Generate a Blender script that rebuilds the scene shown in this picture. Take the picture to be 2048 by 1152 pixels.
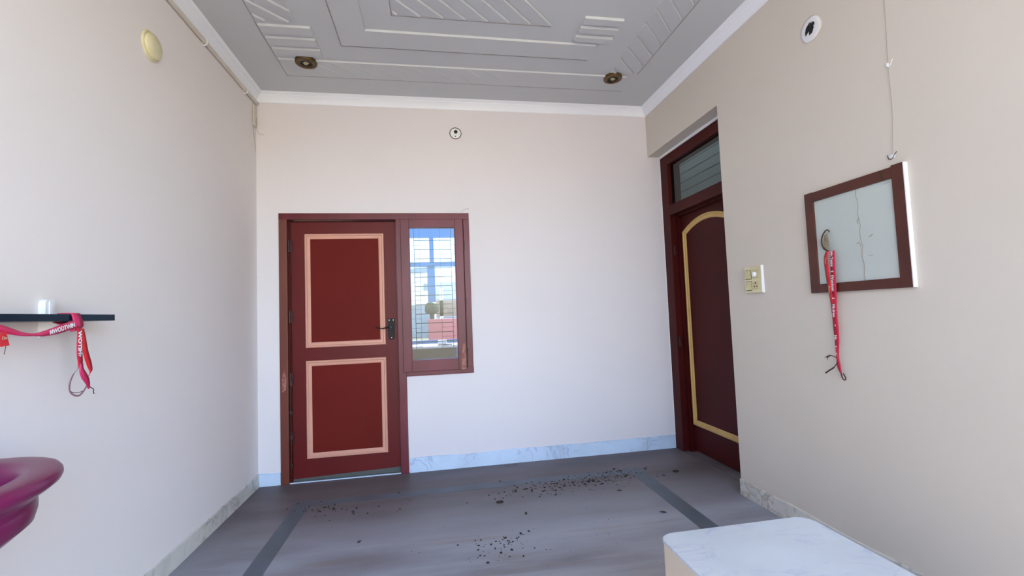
import bpy, bmesh, math, random
from mathutils import Vector, Matrix, noise
random.seed(4)
for o in list(bpy.data.objects): bpy.data.objects.remove(o)
S = bpy.context.scene
COL = S.collection
# ---------------------------------------------------------------- camera
cam = bpy.data.cameras.new('camera'); co = bpy.data.objects.new('camera', cam); COL.objects.link(co)
R_ = Vector((0.98526119, -0.16674042, -0.03818405)); U_ = Vector((0.02821421, -0.06175811, 0.99769228)); F_ = Vector((0.16871381, 0.98406482, 0.05614342))
C_ = Vector((1.35871, -3.80803, 1.24067))
co.matrix_world = Matrix(((R_.x, U_.x, -F_.x, C_.x), (R_.y, U_.y, -F_.y, C_.y), (R_.z, U_.z, -F_.z, C_.z), (0, 0, 0, 1)))
cam.sensor_width = 36; cam.lens = 907.81 / 2048 * 36; cam.clip_start = .02
S.camera = co
# ---------------------------------------------------------------- light
w = bpy.data.worlds.new('world'); S.world = w; w.use_nodes = True
nt = w.node_tree; nt.nodes.clear()
sky = nt.nodes.new('ShaderNodeTexSky'); sky.sky_type = 'NISHITA'; sky.sun_disc = False
sky.sun_elevation = math.radians(52); sky.sun_rotation = math.radians(105); sky.air_density = 1.0; sky.dust_density = 1.2; sky.ozone_density = 1.0
bg = nt.nodes.new('ShaderNodeBackground'); bg.inputs[1].default_value = 0.40
ou = nt.nodes.new('ShaderNodeOutputWorld')
nt.links.new(sky.outputs[0], bg.inputs[0]); nt.links.new(bg.outputs[0], ou.inputs[0])
sl = bpy.data.lights.new('sun', 'SUN'); sl.energy = 4.8; sl.angle = .01; sl.color = (1, .93, .80)
so = bpy.data.objects.new('sun', sl); COL.objects.link(so)
so.rotation_euler = Vector((-0.60, -0.16, -0.78)).to_track_quat('-Z', 'Y').to_euler()
vs = S.view_settings; vs.view_transform = 'Standard'; vs.look = 'None'; vs.gamma = 1; vs.use_curve_mapping = False
vs.exposure = 2.11
# ---------------------------------------------------------------- dimensions (metres)
W, H, HC, D = 3.314, 3.0684, 2.9956, -5.6      # right wall, ceiling, cornice foot, unseen open front of the verandah, deepened to cut light
XF = 3.433                                      # plane of the side door frame
# ---------------------------------------------------------------- materials
def s2l(c): return tuple((x / 12.92 if x <= .04045 else ((x + .055) / 1.055) ** 2.4) for x in c) + (1,)
def mat(name, col, rough=.6, metal=0, col2=None, scale=8, lo=.4, hi=.7, bump=0, bscale=60, spec=.5, stretch=(1, 1, 1), coat=0, detail=6):
    m = bpy.data.materials.new(name); m.use_nodes = True; n = m.node_tree; b = n.nodes['Principled BSDF']
    b.inputs['Base Color'].default_value = s2l(col); b.inputs['Roughness'].default_value = rough
    b.inputs['Metallic'].default_value = metal; b.inputs['Specular IOR Level'].default_value = spec
    b.inputs['Coat Weight'].default_value = coat
    tc = n.nodes.new('ShaderNodeTexCoord'); mp = n.nodes.new('ShaderNodeMapping'); mp.inputs['Scale'].default_value = stretch
    n.links.new(tc.outputs['Object'], mp.inputs[0])
    if col2 is None: col2 = tuple(min(1, c * .95) for c in col)
    nz = n.nodes.new('ShaderNodeTexNoise'); nz.inputs['Scale'].default_value = scale; nz.inputs['Detail'].default_value = detail
    n.links.new(mp.outputs[0], nz.inputs['Vector'])
    mr = n.nodes.new('ShaderNodeMapRange'); mr.inputs[1].default_value = lo; mr.inputs[2].default_value = hi
    n.links.new(nz.outputs[0], mr.inputs[0])
    mx = n.nodes.new('ShaderNodeMix'); mx.data_type = 'RGBA'; mx.inputs[6].default_value = s2l(col); mx.inputs[7].default_value = s2l(col2)
    n.links.new(mr.outputs[0], mx.inputs[0]); n.links.new(mx.outputs[2], b.inputs['Base Color'])
    if bump:
        n2 = n.nodes.new('ShaderNodeTexNoise'); n2.inputs['Scale'].default_value = bscale; n2.inputs['Detail'].default_value = 4
        n.links.new(mp.outputs[0], n2.inputs['Vector'])
        bp = n.nodes.new('ShaderNodeBump'); bp.inputs['Strength'].default_value = bump; bp.inputs['Distance'].default_value = .01
        n.links.new(n2.outputs[0], bp.inputs['Height']); n.links.new(bp.outputs[0], b.inputs['Normal'])
    m['mix'] = mx.name
    return m
def layer(m, col, zlo, zhi, nscale=4, amount=.6, stretch=(1, 1, 1), axis=2, nlo=.35, nhi=.65):
    """a stain that has its own ragged edge along one axis (dust and splashes low on a wall, a dried wash mark)"""
    n = m.node_tree; b = n.nodes['Principled BSDF']; prev = b.inputs['Base Color'].links[0].from_socket
    tc = n.nodes.new('ShaderNodeTexCoord'); sp = n.nodes.new('ShaderNodeSeparateXYZ'); n.links.new(tc.outputs['Object'], sp.inputs[0])
    mp = n.nodes.new('ShaderNodeMapping'); mp.inputs['Scale'].default_value = stretch; n.links.new(tc.outputs['Object'], mp.inputs[0])
    nz = n.nodes.new('ShaderNodeTexNoise'); nz.inputs['Scale'].default_value = nscale; nz.inputs['Detail'].default_value = 7; n.links.new(mp.outputs[0], nz.inputs['Vector'])
    wob = n.nodes.new('ShaderNodeMath'); wob.operation = 'MULTIPLY_ADD'; wob.inputs[1].default_value = (zhi - zlo) * 1.2; n.links.new(nz.outputs[0], wob.inputs[0]); n.links.new(sp.outputs[axis], wob.inputs[2])
    mr = n.nodes.new('ShaderNodeMapRange'); mr.inputs[1].default_value = zlo; mr.inputs[2].default_value = zhi; mr.inputs[3].default_value = 1; mr.inputs[4].default_value = 0
    n.links.new(wob.outputs[0], mr.inputs[0])
    r2 = n.nodes.new('ShaderNodeMapRange'); r2.inputs[1].default_value = nlo; r2.inputs[2].default_value = nhi; n.links.new(nz.outputs[0], r2.inputs[0])
    mu = n.nodes.new('ShaderNodeMath'); mu.operation = 'MULTIPLY'; n.links.new(mr.outputs[0], mu.inputs[0]); n.links.new(r2.outputs[0], mu.inputs[1])
    m2 = n.nodes.new('ShaderNodeMath'); m2.operation = 'MULTIPLY'; m2.inputs[1].default_value = amount; n.links.new(mu.outputs[0], m2.inputs[0])
    mx = n.nodes.new('ShaderNodeMix'); mx.data_type = 'RGBA'; mx.inputs[7].default_value = s2l(col)
    n.links.new(m2.outputs[0], mx.inputs[0]); n.links.new(prev, mx.inputs[6]); n.links.new(mx.outputs[2], b.inputs['Base Color'])
    return m
def marble(name, base, vein, scale=5, rough=.35, veinw=.06, stretch=(1, 1, 1), coat=0):
    m = mat(name, base, rough, 0, tuple(c * .93 for c in base), scale * .6, .4, .65, bump=.05, bscale=30, coat=coat)
    n = m.node_tree; b = n.nodes['Principled BSDF']; prev = b.inputs['Base Color'].links[0].from_socket
    tc = n.nodes.new('ShaderNodeTexCoord'); mp = n.nodes.new('ShaderNodeMapping'); mp.inputs['Scale'].default_value = stretch; mp.inputs['Rotation'].default_value = (.3, .5, .6)
    n.links.new(tc.outputs['Object'], mp.inputs[0])
    nz = n.nodes.new('ShaderNodeTexNoise'); nz.inputs['Scale'].default_value = scale; nz.inputs['Detail'].default_value = 8; nz.inputs['Distortion'].default_value = 1.2
    n.links.new(mp.outputs[0], nz.inputs['Vector'])
    su = n.nodes.new('ShaderNodeMath'); su.operation = 'SUBTRACT'; su.inputs[1].default_value = .5; n.links.new(nz.outputs[0], su.inputs[0])
    ab = n.nodes.new('ShaderNodeMath'); ab.operation = 'ABSOLUTE'; n.links.new(su.outputs[0], ab.inputs[0])
    mr = n.nodes.new('ShaderNodeMapRange'); mr.inputs[1].default_value = 0; mr.inputs[2].default_value = veinw; mr.inputs[3].default_value = .75; mr.inputs[4].default_value = 0
    n.links.new(ab.outputs[0], mr.inputs[0])
    n3 = n.nodes.new('ShaderNodeTexNoise'); n3.inputs['Scale'].default_value = scale * .7; n.links.new(mp.outputs[0], n3.inputs['Vector'])
    r3 = n.nodes.new('ShaderNodeMapRange'); r3.inputs[1].default_value = .45; r3.inputs[2].default_value = .6; n.links.new(n3.outputs[0], r3.inputs[0])
    mu = n.nodes.new('ShaderNodeMath'); mu.operation = 'MULTIPLY'; n.links.new(mr.outputs[0], mu.inputs[0]); n.links.new(r3.outputs[0], mu.inputs[1])
    mx = n.nodes.new('ShaderNodeMix'); mx.data_type = 'RGBA'; mx.inputs[7].default_value = s2l(vein)
    n.links.new(mu.outputs[0], mx.inputs[0]); n.links.new(prev, mx.inputs[6]); n.links.new(mx.outputs[2], b.inputs['Base Color'])
    return m
def glass(name, tint=(1, 1, 1), refl=.12):
    m = bpy.data.materials.new(name); m.use_nodes = True; n = m.node_tree; n.nodes.clear()
    t = n.nodes.new('ShaderNodeBsdfTransparent'); t.inputs[0].default_value = (*tint, 1)
    g = n.nodes.new('ShaderNodeBsdfGlossy'); g.inputs['Roughness'].default_value = .02
    lw = n.nodes.new('ShaderNodeLayerWeight'); fr = n.nodes.new('ShaderNodeMath'); fr.operation = 'POWER'; fr.inputs[1].default_value = 5; n.links.new(lw.outputs['Facing'], fr.inputs[0])
    ad = n.nodes.new('ShaderNodeMath'); ad.operation = 'ADD'; ad.inputs[1].default_value = refl + .03; ad.use_clamp = True
    mi = n.nodes.new('ShaderNodeMixShader'); o = n.nodes.new('ShaderNodeOutputMaterial')
    n.links.new(fr.outputs[0], ad.inputs[0]); n.links.new(ad.outputs[0], mi.inputs[0]); n.links.new(t.outputs[0], mi.inputs[1]); n.links.new(g.outputs[0], mi.inputs[2]); n.links.new(mi.outputs[0], o.inputs[0])
    return m
M = {}
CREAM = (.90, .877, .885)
M['wall_back'] = layer(mat('wall_paint_back', (.865, .842, .858), .75, 0, (.855, .832, .85), 1.3, .35, .7, bump=.06, bscale=14, spec=.25), (.72, .67, .60), .0, .22, 3, .5, (1, 1, 4))  # slightly darker copy of the wall paint, weaker light put into the colour
M['wall'] = layer(mat('wall_paint', CREAM, .75, 0, (.895, .87, .87), 1.3, .35, .7, bump=.06, bscale=14, spec=.25), (.72, .67, .58), .0, .22, 3, .55, (1, 1, 4))  # lightest copy, the left wall's brighter light put into the colour
M['wall_right'] = layer(mat('wall_paint_shaded', (.83, .80, .765), .75, 0, (.82, .79, .75), 1.3, .35, .7, bump=.06, bscale=14, spec=.25), (.66, .58, .46), .02, .42, 3, .75, (1, 1, 4))  # darker, yellower copy imitates dimmer warm light; low stain is dirt
M['ceiling'] = mat('ceiling_paint', (.775, .785, .805), .5, 0, (.765, .775, .795), 1.5, .3, .7, spec=.3)
M['cornice'] = mat('cornice_paint', (.93, .94, .97), .45, 0, (.91, .92, .96), 2, .3, .7, spec=.35)
M['maroon'] = mat('maroon_enamel', (.375, .085, .09), .42, 0, (.35, .075, .08), 3, .35, .7, bump=.05, bscale=10, stretch=(1, 1, .25), spec=.22)
M['maroon_frame'] = mat('maroon_frame_enamel', (.43, .14, .20), .36, 0, (.36, .10, .14), 4, .35, .65, bump=.12, bscale=9, stretch=(1, 1, .3), spec=.38)  # purple in the maroon base paints in a bluish sky reflection
M['maroon_panel'] = mat('maroon_panel_enamel', (.40, .105, .085), .55, 0, (.38, .10, .08), 2, .35, .7, spec=.10)
M['brown_jamb'] = mat('brown_jamb_enamel', (.42, .19, .12), .45, 0, (.37, .15, .11), 5, .35, .7, bump=.1, bscale=12, stretch=(1, 1, .2))
M['maroon_dark'] = mat('dark_maroon_enamel', (.27, .06, .06), .45, 0, (.24, .05, .055), 3, .35, .7, spec=.15)
M['rose'] = mat('rose_moulding', (.80, .575, .505), .4, 0, (.77, .55, .48), 4, .35, .7)
M['gold'] = mat('ochre_moulding', (.80, .67, .41), .4, 0, (.74, .60, .36), 6, .35, .7)
M['black'] = mat('black_lacquer', (.06, .06, .08), .35, 0, (.05, .05, .07), 20, spec=.15)
M['shelf'] = mat('black_shelf_sky_tint', (.05, .13, .21), .25, 0, (.045, .09, .16), 3, spec=.15)  # black shelf; navy base paints in the sky reflected on its edge
M['iron'] = mat('dark_iron', (.13, .12, .13), .5, .3)
M['hinge'] = mat('painted_hinge', (.22, .07, .08), .4, .2)
M['glass'] = glass('window_glass', (.50, .56, .62), .01)
M['glass_dark'] = glass('transom_glass', (.40, .43, .405), .03)
M['white_pl'] = mat('white_plastic', (.92, .92, .94), .35)
M['cream_pl'] = mat('cream_plastic', (.86, .83, .70), .35, 0, (.80, .76, .60), 12)
M['cream_sw'] = mat('cream_switch', (.80, .77, .60), .35, 0, (.74, .70, .52), 12)
M['dark_hole'] = mat('dark_hole', (.04, .04, .07), .6)
M['bronze'] = mat('bronze', (.42, .34, .22), .4, .7, (.33, .24, .15), 30)
M['brass'] = mat('pale_ceramic', (.72, .68, .55), .4)
M['frame_brown'] = mat('brown_frame', (.335, .165, .12), .45, 0, (.29, .13, .11), 6, .35, .7, bump=.1, bscale=25)
M['board'] = layer(mat('board_paint', (.755, .79, .78), .5, 0, (.72, .755, .75), 3, .35, .7, bump=.08, bscale=10), (.74, .76, .66), 1.20, 1.50, 5, .5)
M['crack'] = mat('crack_dirt', (.60, .58, .52), .8)
M['ribbon'] = mat('red_ribbon', (.76, .04, .17), .38, 0, (.70, .09, .26), 18, .35, .65, spec=.5)
M['ribbon_pink'] = mat('pink_ribbon', (.80, .20, .42), .32, 0, (.74, .10, .30), 25, .35, .65, spec=.6)
M['ribbon_red'] = mat('scarlet_ribbon', (.84, .16, .18), .4, 0, (.74, .02, .14), 30, .35, .65)
M['ribbon_grey'] = mat('ribbon_reverse', (.60, .42, .48), .5)
M['print'] = mat('white_print', (.93, .93, .95), .5)
M['thread'] = mat('dark_thread', (.25, .12, .14), .7)
M['hook'] = mat('aged_hook', (.30, .22, .15), .4, .5)
M['conduit'] = mat('cream_conduit', (.82, .79, .76), .5, 0, (.79, .75, .70), 9)
M['wire'] = mat('grey_wire', (.66, .62, .58), .6)
M['basin'] = mat('plum_ceramic', (.45, .09, .31), .30, 0, (.43, .08, .29), 3, spec=.45)
M['chrome'] = mat('chrome', (.8, .8, .82), .12, 1)
M['skirt'] = marble('skirting_marble', (.77, .84, .93), (.60, .66, .78), 6, .35, .04)
M['skirt_side'] = marble('skirting_marble_grey', (.83, .82, .80), (.55, .52, .50), 9, .4, .06)
M['block'] = mat('block_paint', (.87, .82, .75), .7, 0, (.85, .80, .73), 2)
M['top'] = marble('white_marble_top', (.80, .825, .85), (.70, .72, .80), 5.0, .42, .05, (1, 2.2, 1))
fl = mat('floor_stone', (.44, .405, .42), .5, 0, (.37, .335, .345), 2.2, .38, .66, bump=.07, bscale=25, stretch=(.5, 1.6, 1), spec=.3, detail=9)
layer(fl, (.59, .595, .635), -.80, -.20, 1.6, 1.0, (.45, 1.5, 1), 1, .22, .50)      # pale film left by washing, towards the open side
layer(fl, (.52, .44, .38), -1.05, -.75, 4, .6, (.25, 2.5, 1), 1, .56, .68)
layer(fl, (.66, .67, .71), -1.15, -.75, 3.2, .55, (.22, 2.2, 1), 1, .48, .62)
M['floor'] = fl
M['inlay'] = mat('grey_inlay', (.355, .385, .43), .5, 0, (.32, .345, .38), 6, .35, .7, bump=.04)
M['crumb'] = mat('soot_crumb', (.13, .12, .12), .9, 0, (.20, .17, .15), 60)
M['leaf'] = mat('dry_leaf', (.16, .14, .13), .9, 0, (.25, .20, .15), 60)
M['stain'] = mat('dark_stain', (.36, .33, .34), .6, 0, (.30, .27, .28), 30)
M['terrace'] = mat('terrace_paving', (.76, .70, .56), .8, 0, (.70, .64, .50), 3)
M['blue'] = mat('blue_steel', (.20, .44, .66), .55, 0, (.18, .41, .63), 3)
M['h_cream'] = mat('cream_render', (.92, .89, .80), .8)
M['h_blue'] = mat('pale_blue_render', (.72, .76, .86), .8)
M['h_brown'] = mat('brown_render', (.60, .50, .44), .8, 0, (.48, .42, .38), 3)
M['h_pink'] = mat('pink_render', (.74, .42, .42), .8, 0, (.66, .40, .38), 2)
M['h_grey'] = mat('grey_render', (.56, .60, .62), .8, 0, (.45, .50, .50), 2)
M['table'] = mat('table_wood', (.20, .15, .15), .5)
M['tree'] = mat('foliage', (.17, .19, .12), .9, 0, (.10, .12, .08), 30)
M['plank'] = mat('pale_plank', (.72, .72, .66), .6, 0, (.70, .70, .64), 2)
M['gap'] = mat('plank_gap', (.22, .22, .20), .8)
M['gap_dark'] = mat('door_gap_shade', (.33, .34, .33), .8)
M['slot'] = mat('switch_gap', (.42, .38, .22), .7)
# ---------------------------------------------------------------- mesh helpers
def nb(): return bmesh.new()
def box(bm, a, b, bev=0):
    a, b = Vector(a), Vector(b); lo = Vector(map(min, a, b)); hi = Vector(map(max, a, b))
    vs_ = [bm.verts.new((x, y, z)) for x in (lo.x, hi.x) for y in (lo.y, hi.y) for z in (lo.z, hi.z)]
    fs = [bm.faces.new([vs_[i] for i in q]) for q in ((0, 1, 3, 2), (4, 6, 7, 5), (0, 4, 5, 1), (2, 3, 7, 6), (0, 2, 6, 4), (1, 5, 7, 3))]
    if bev:
        es = {e for f in fs for e in f.edges}
        bmesh.ops.bevel(bm, geom=list(es), offset=bev, segments=2, profile=.7, affect='EDGES')
    return bm
def prism(bm, poly, ext):
    """poly: list of 3d points (planar), ext: vector"""
    ext = Vector(ext); n = len(poly)
    a = [bm.verts.new(Vector(p)) for p in poly]; b = [bm.verts.new(Vector(p) + ext) for p in poly]
    bm.faces.new(a); bm.faces.new(b[::-1])
    for i in range(n): bm.faces.new((a[i], b[i], b[(i + 1) % n], a[(i + 1) % n]))
    return bm
def tube(bm, pts, r, seg=8, closed=False):
    pts = [Vector(p) for p in pts]; n = len(pts); rings = []; prev = None
    for i, p in enumerate(pts):
        t = (pts[min(i + 1, n - 1)] - pts[max(i - 1, 0)]).normalized()
        if prev is None:
            prev = t.orthogonal().normalized()
        prev = (prev - t * prev.dot(t)).normalized(); q = t.cross(prev)
        rr = r[i] if isinstance(r, (list, tuple)) else r
        rings.append([bm.verts.new(p + (prev * math.cos(2 * math.pi * k / seg) + q * math.sin(2 * math.pi * k / seg)) * rr) for k in range(seg)])
    for i in range(n - 1):
        for k in range(seg):
            bm.faces.new((rings[i][k], rings[i][(k + 1) % seg], rings[i + 1][(k + 1) % seg], rings[i + 1][k]))
    bm.faces.new(rings[0][::-1]); bm.faces.new(rings[-1])
    return bm
def lathe(bm, prof, c, axis='z', seg=48, sx=1, sy=1):
    """prof: list of (radius, height) ; axis = direction of height"""
    c = Vector(c); rings = []
    def P(r, h, a):
        u, v = r * math.cos(a) * sx, r * math.sin(a) * sy
        return c + {'z': Vector((u, v, h)), '-z': Vector((u, -v, -h)), 'x': Vector((h, u, v)), '-x': Vector((-h, -u, v)), '-y': Vector((u, -h, v))}[axis]
    for r, h in prof:
        if r < 1e-6: rings.append([bm.verts.new(P(0, h, 0))])
        else: rings.append([bm.verts.new(P(r, h, 2 * math.pi * k / seg)) for k in range(seg)])
    for i in range(len(rings) - 1):
        a, b = rings[i], rings[i + 1]
        for k in range(seg):
            k2 = (k + 1) % seg
            if len(a) == 1 and len(b) == 1: continue
            if len(a) == 1: bm.faces.new((a[0], b[k], b[k2]))
            elif len(b) == 1: bm.faces.new((a[k], b[0], a[k2]))
            else: bm.faces.new((a[k], b[k], b[k2], a[k2]))
    return bm
def spline(pts, n=8):
    out = []
    P = [pts[0]] + list(pts) + [pts[-1]]
    for i in range(1, len(P) - 2):
        for k in range(n):
            t = k / n
            out.append([.5 * (2 * b + (c - a) * t + (2 * a - 5 * b + 4 * c - d) * t * t + (3 * b - a - 3 * c + d) * t ** 3) for a, b, c, d in zip(P[i - 1], P[i], P[i + 1], P[i + 2])])
    out.append(list(P[-2])); return out
def ribbon(bm, pts, wd, th=.0012, n=8):
    """pts: (x,y,z,width,dx,dy,dz) - centre, width and width direction"""
    st = spline(pts, n); N = len(st); L = []
    for i, s in enumerate(st):
        c = Vector(s[:3]); d = Vector(s[4:7]).normalized(); t = (Vector(st[min(i + 1, N - 1)][:3]) - Vector(st[max(i - 1, 0)][:3])).normalized()
        nn = t.cross(d).normalized() * th * .5; h = d * s[3] * wd * .5
        L.append([bm.verts.new(v) for v in (c - h - nn, c + h - nn, c + h + nn, c - h + nn)])
    for i in range(N - 1):
        for k in range(4): bm.faces.new((L[i][k], L[i][(k + 1) % 4], L[i + 1][(k + 1) % 4], L[i + 1][k]))
    bm.faces.new(L[0][::-1]); bm.faces.new(L[-1]); return bm
def obj(name, bm, m, parent=None, smooth=False, origin=None):
    bmesh.ops.recalc_face_normals(bm, faces=bm.faces)
    me = bpy.data.meshes.new(name); bm.to_mesh(me); bm.free()
    ms = m if isinstance(m, (list, tuple)) else [m]
    for x in ms: me.materials.append(M[x])
    o = bpy.data.objects.new(name, me); COL.objects.link(o)
    if smooth:
        me.polygons.foreach_set('use_smooth', [True] * len(me.polygons))
        if smooth != 'all': me.set_sharp_from_angle(angle=math.radians(smooth if smooth is not True else 40))
    if parent is not None:
        o.parent = parent; o.matrix_parent_inverse = parent.matrix_basis.inverted()
    return o
def thing(name, label=None, cat=None, loc=(0, 0, 0), group=None, kind=None):
    o = bpy.data.objects.new(name, None); COL.objects.link(o); o.location = loc; o.empty_display_size = .05
    return tag(o, label, cat, group, kind)
def tag(o, label=None, cat=None, group=None, kind=None):
    if label: o['label'] = label
    if cat: o['category'] = cat
    if group: o['group'] = group
    if kind: o['kind'] = kind
    return o
def writing(name, s, size, origin, right, up, m, parent, bold=.0, sx=1):
    cu = bpy.data.curves.new(name, 'FONT'); cu.body = s; cu.size = size; cu.extrude = .0002; cu.offset = bold; cu.align_x = 'CENTER'; cu.align_y = 'CENTER'; cu.space_character = 1.0; cu.resolution_u = 3
    t = bpy.data.objects.new(name, cu); COL.objects.link(t)
    me = bpy.data.meshes.new_from_object(t); bpy.data.objects.remove(t); bpy.data.curves.remove(cu)
    r, u = Vector(right).normalized(), Vector(up).normalized(); nn = r.cross(u).normalized(); u = nn.cross(r); o_ = Vector(origin)
    me.transform(Matrix(((r.x * sx, u.x, nn.x, o_.x), (r.y * sx, u.y, nn.y, o_.y), (r.z * sx, u.z, nn.z, o_.z), (0, 0, 0, 1))))
    me.materials.clear(); me.materials.append(M[m])
    o = bpy.data.objects.new(name, me); COL.objects.link(o); o.parent = parent; o.matrix_parent_inverse = parent.matrix_basis.inverted()
    return o
# ---------------------------------------------------------------- room shell
FW = dict(x0=.166, xm=1.06, x1=1.12, x2=1.659, z=2.10, wz=.764)       # joined door and window opening in the back wall
b = nb()
T = .16
box(b, (-.2, 0, 0), (FW['x0'], T, 3.25)); box(b, (FW['x0'], 0, FW['z']), (FW['x2'], T, 3.25))
box(b, (FW['x1'], 0, 0), (FW['x2'], T, FW['wz'])); box(b, (FW['x2'], 0, 0), (3.62, T, 3.25))
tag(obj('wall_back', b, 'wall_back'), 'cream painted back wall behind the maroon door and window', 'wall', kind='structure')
b = nb(); box(b, (-.2, -7.2, 0), (0, 0, 3.25)); tag(obj('wall_left', b, 'wall'), 'cream painted wall on the left, above the plum basin', 'wall', kind='structure')  # unseen front stretch beyond the roof added to block light on the right wall
b = nb(); box(b, (W, -3.35, 0), (3.62, -1.04, 3.25), 0); box(b, (W, -1.04, 2.62), (3.62, 0, 3.25))  # front end stops short, out of view, to let light onto the left wall
tag(obj('wall_right', b, 'wall_right'), 'cream wall on the right, dimmer light toned into its paint, with a deep door recess', 'wall', kind='structure')
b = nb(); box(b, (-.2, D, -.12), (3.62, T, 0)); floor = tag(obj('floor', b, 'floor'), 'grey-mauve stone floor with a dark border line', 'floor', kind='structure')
b = nb()
box(b, (.385, -4.2, 0), (.485, -.40, .0008)); box(b, (.485, -.495, 0), (2.79, -.40, .0008)); box(b, (2.79, -4.2, 0), (2.90, -.40, .0008))
tag(obj('floor_inlay', b, 'inlay', floor), 'blue-grey border line let into the floor')
# ceiling with its relief
b = nb(); box(b, (-.2, D, H), (3.62, T, 3.25))
def clip(poly, f):
    out = []
    for i, p in enumerate(poly):
        q = poly[(i + 1) % len(poly)]; a, c = f(p), f(q)
        if a >= 0: out.append(p)
        if (a > 0 > c) or (a < 0 < c): t = a / (a - c); out.append((p[0] + (q[0] - p[0]) * t, p[1] + (q[1] - p[1]) * t))
    return out
def slab(poly, drop=.012, fz=None, ch=.006):
    """a raised moulding hanging under the ceiling: sides lean in a little; fz gives the drop at (x,y)"""
    n = len(poly); area = sum(poly[i][0] * poly[(i + 1) % n][1] - poly[(i + 1) % n][0] * poly[i][1] for i in range(n)) / 2
    if abs(area) < 2e-4: return
    if area < 0: poly = poly[::-1]
    inn = []
    for i in range(n):
        p0, p1, p2 = (Vector(poly[k % n]) for k in (i - 1, i, i + 1))
        e1, e2 = (p1 - p0).normalized(), (p2 - p1).normalized(); n1, n2 = Vector((-e1.y, e1.x)), Vector((-e2.y, e2.x))
        m_ = (n1 + n2); m_ = m_ / max(m_.length_squared, .3) * 2; inn.append(p1 + m_ * ch * .5)
    top = [b.verts.new((p[0], p[1], H + .001)) for p in poly]
    bot = [b.verts.new((q.x, q.y, H - (fz(q) if fz else drop))) for q in inn]
    b.faces.new(bot)
    for i in range(n): b.faces.new((top[i], top[(i + 1) % n], bot[(i + 1) % n], bot[i]))
def slats(x0, x1, y0, y1, ph, cut=None, step=.137, hi=.014, lo=.003, s=1):
    """45 degree saw-tooth slats inside a rectangle; s=1: lines run +x+y"""
    k = -60
    while k < 60:
        a, c = ph + k * step, ph + (k + 1) * step; k += 1
        poly = [(x0, y0), (x1, y0), (x1, y1), (x0, y1)]
        u = (lambda p: p[0] - s * p[1])
        poly = clip(poly, lambda p: u(p) - a)
        if len(poly) > 2: poly = clip(poly, lambda p: c - u(p))
        if len(poly) > 2 and cut: poly = clip(poly, cut)
        if len(poly) < 3: continue
        slab(poly, fz=lambda q: lo + (hi - lo) * max(0, min(1, (u(q) - a) / step)), ch=.007)
YM = -1.96                                                   # the pattern is mirrored about the middle of the ceiling
def both(fn):
    fn(lambda y: y, 1); fn(lambda y: 2 * YM - y, -1)
def part(f, s):
    def rc(x0, x1, y0, y1, d=.012): slab([(x0, f(y0)), (x1, f(y0)), (x1, f(y1)), (x0, f(y1))], d)
    def sl(x0, x1, y0, y1, ph, cut=None):
        a, c = sorted((f(y0), f(y1)))
        slats(x0, x1, a, c, ph if s == 1 else ph - 2 * YM * 1, cut, s=s)
    # strip next to the back cornice
    rc(.337, 2.90, -.548, -.33, .011)
    sl(.345, 1.9, -.535, -.34, .965)
    # left: three bars and the slatted strip
    for y0, y1 in ((-.925, -.84), (-.80, -.715), (-.682, -.60)): rc(.34, .645, y0, y1, .014)
    # right small bars
    for y0, y1 in ((-1.215, -1.15), (-1.12, -1.06), (-1.022, -.965)): rc(2.33, 2.59, y0, y1, .016)
    # L band
    slab([(x, f(y)) for x, y in ((.80, -.76), (2.507, -.758), (2.507, -.932), (.975, -.938), (.975, YM - .001), (.80, YM - .001))], .014)
both(part)
rcs = [(.345, .567, -.965), (2.738, 2.957, -.56)]
slats(.345, .567, 2 * YM + .965, -.965, 1.366); slats(2.738, 2.957, 2 * YM + .56, -.60, 3.53)
slats(1.155, 2.60, 2 * YM + 1.105, -1.105, 1.065 + 1.366 + .137 * .0, cut=lambda p: (3.255 - (p[0] - p[1])))
cl = tag(obj('ceiling', b, 'ceiling'), 'grey-white ceiling with raised bars and slanted slats', 'ceiling', kind='structure')
b = nb()
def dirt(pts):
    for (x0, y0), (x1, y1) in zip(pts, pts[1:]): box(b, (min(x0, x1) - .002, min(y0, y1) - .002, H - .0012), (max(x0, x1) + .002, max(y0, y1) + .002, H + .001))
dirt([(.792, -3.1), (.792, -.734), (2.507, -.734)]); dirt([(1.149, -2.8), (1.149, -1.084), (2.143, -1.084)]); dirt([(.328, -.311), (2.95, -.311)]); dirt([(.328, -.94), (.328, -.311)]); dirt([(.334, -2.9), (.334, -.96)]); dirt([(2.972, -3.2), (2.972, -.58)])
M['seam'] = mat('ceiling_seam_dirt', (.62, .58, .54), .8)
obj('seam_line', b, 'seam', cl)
# cornice: profile swept along three walls
def cornice(name, p0, p1, nrm, label):
    b = nb(); n = Vector(nrm); a, c = Vector(p0), Vector(p1); d = (c - a).normalized()
    prof = [(0, 0), (.006, 0), (.010, .012), (.020, .030), (.034, .044), (.040, .050), (.040, .056), (.050, .060), (.0625, .073), (0, .073)]
    rA, rB = [], []
    for u, z in prof:
        rA.append(b.verts.new(a + n * u + d * u + Vector((0, 0, HC + z)))); rB.append(b.verts.new(c + n * u - d * u + Vector((0, 0, HC + z))))
    for i in range(len(prof) - 1): b.faces.new((rA[i], rA[i + 1], rB[i + 1], rB[i]))
    tag(obj(name, b, 'cornice', smooth=30), label, 'cornice', kind='structure')
cornice('trim_1', (0, 0, 0), (W, 0, 0), (0, -1, 0), 'white cornice above the back wall')
cornice('trim_2', (0, D, 0), (0, 0, 0), (1, 0, 0), 'white cornice above the left wall')
cornice('trim_3', (W, D, 0), (W, 0, 0), (-1, 0, 0), 'white cornice above the right wall')
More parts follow.
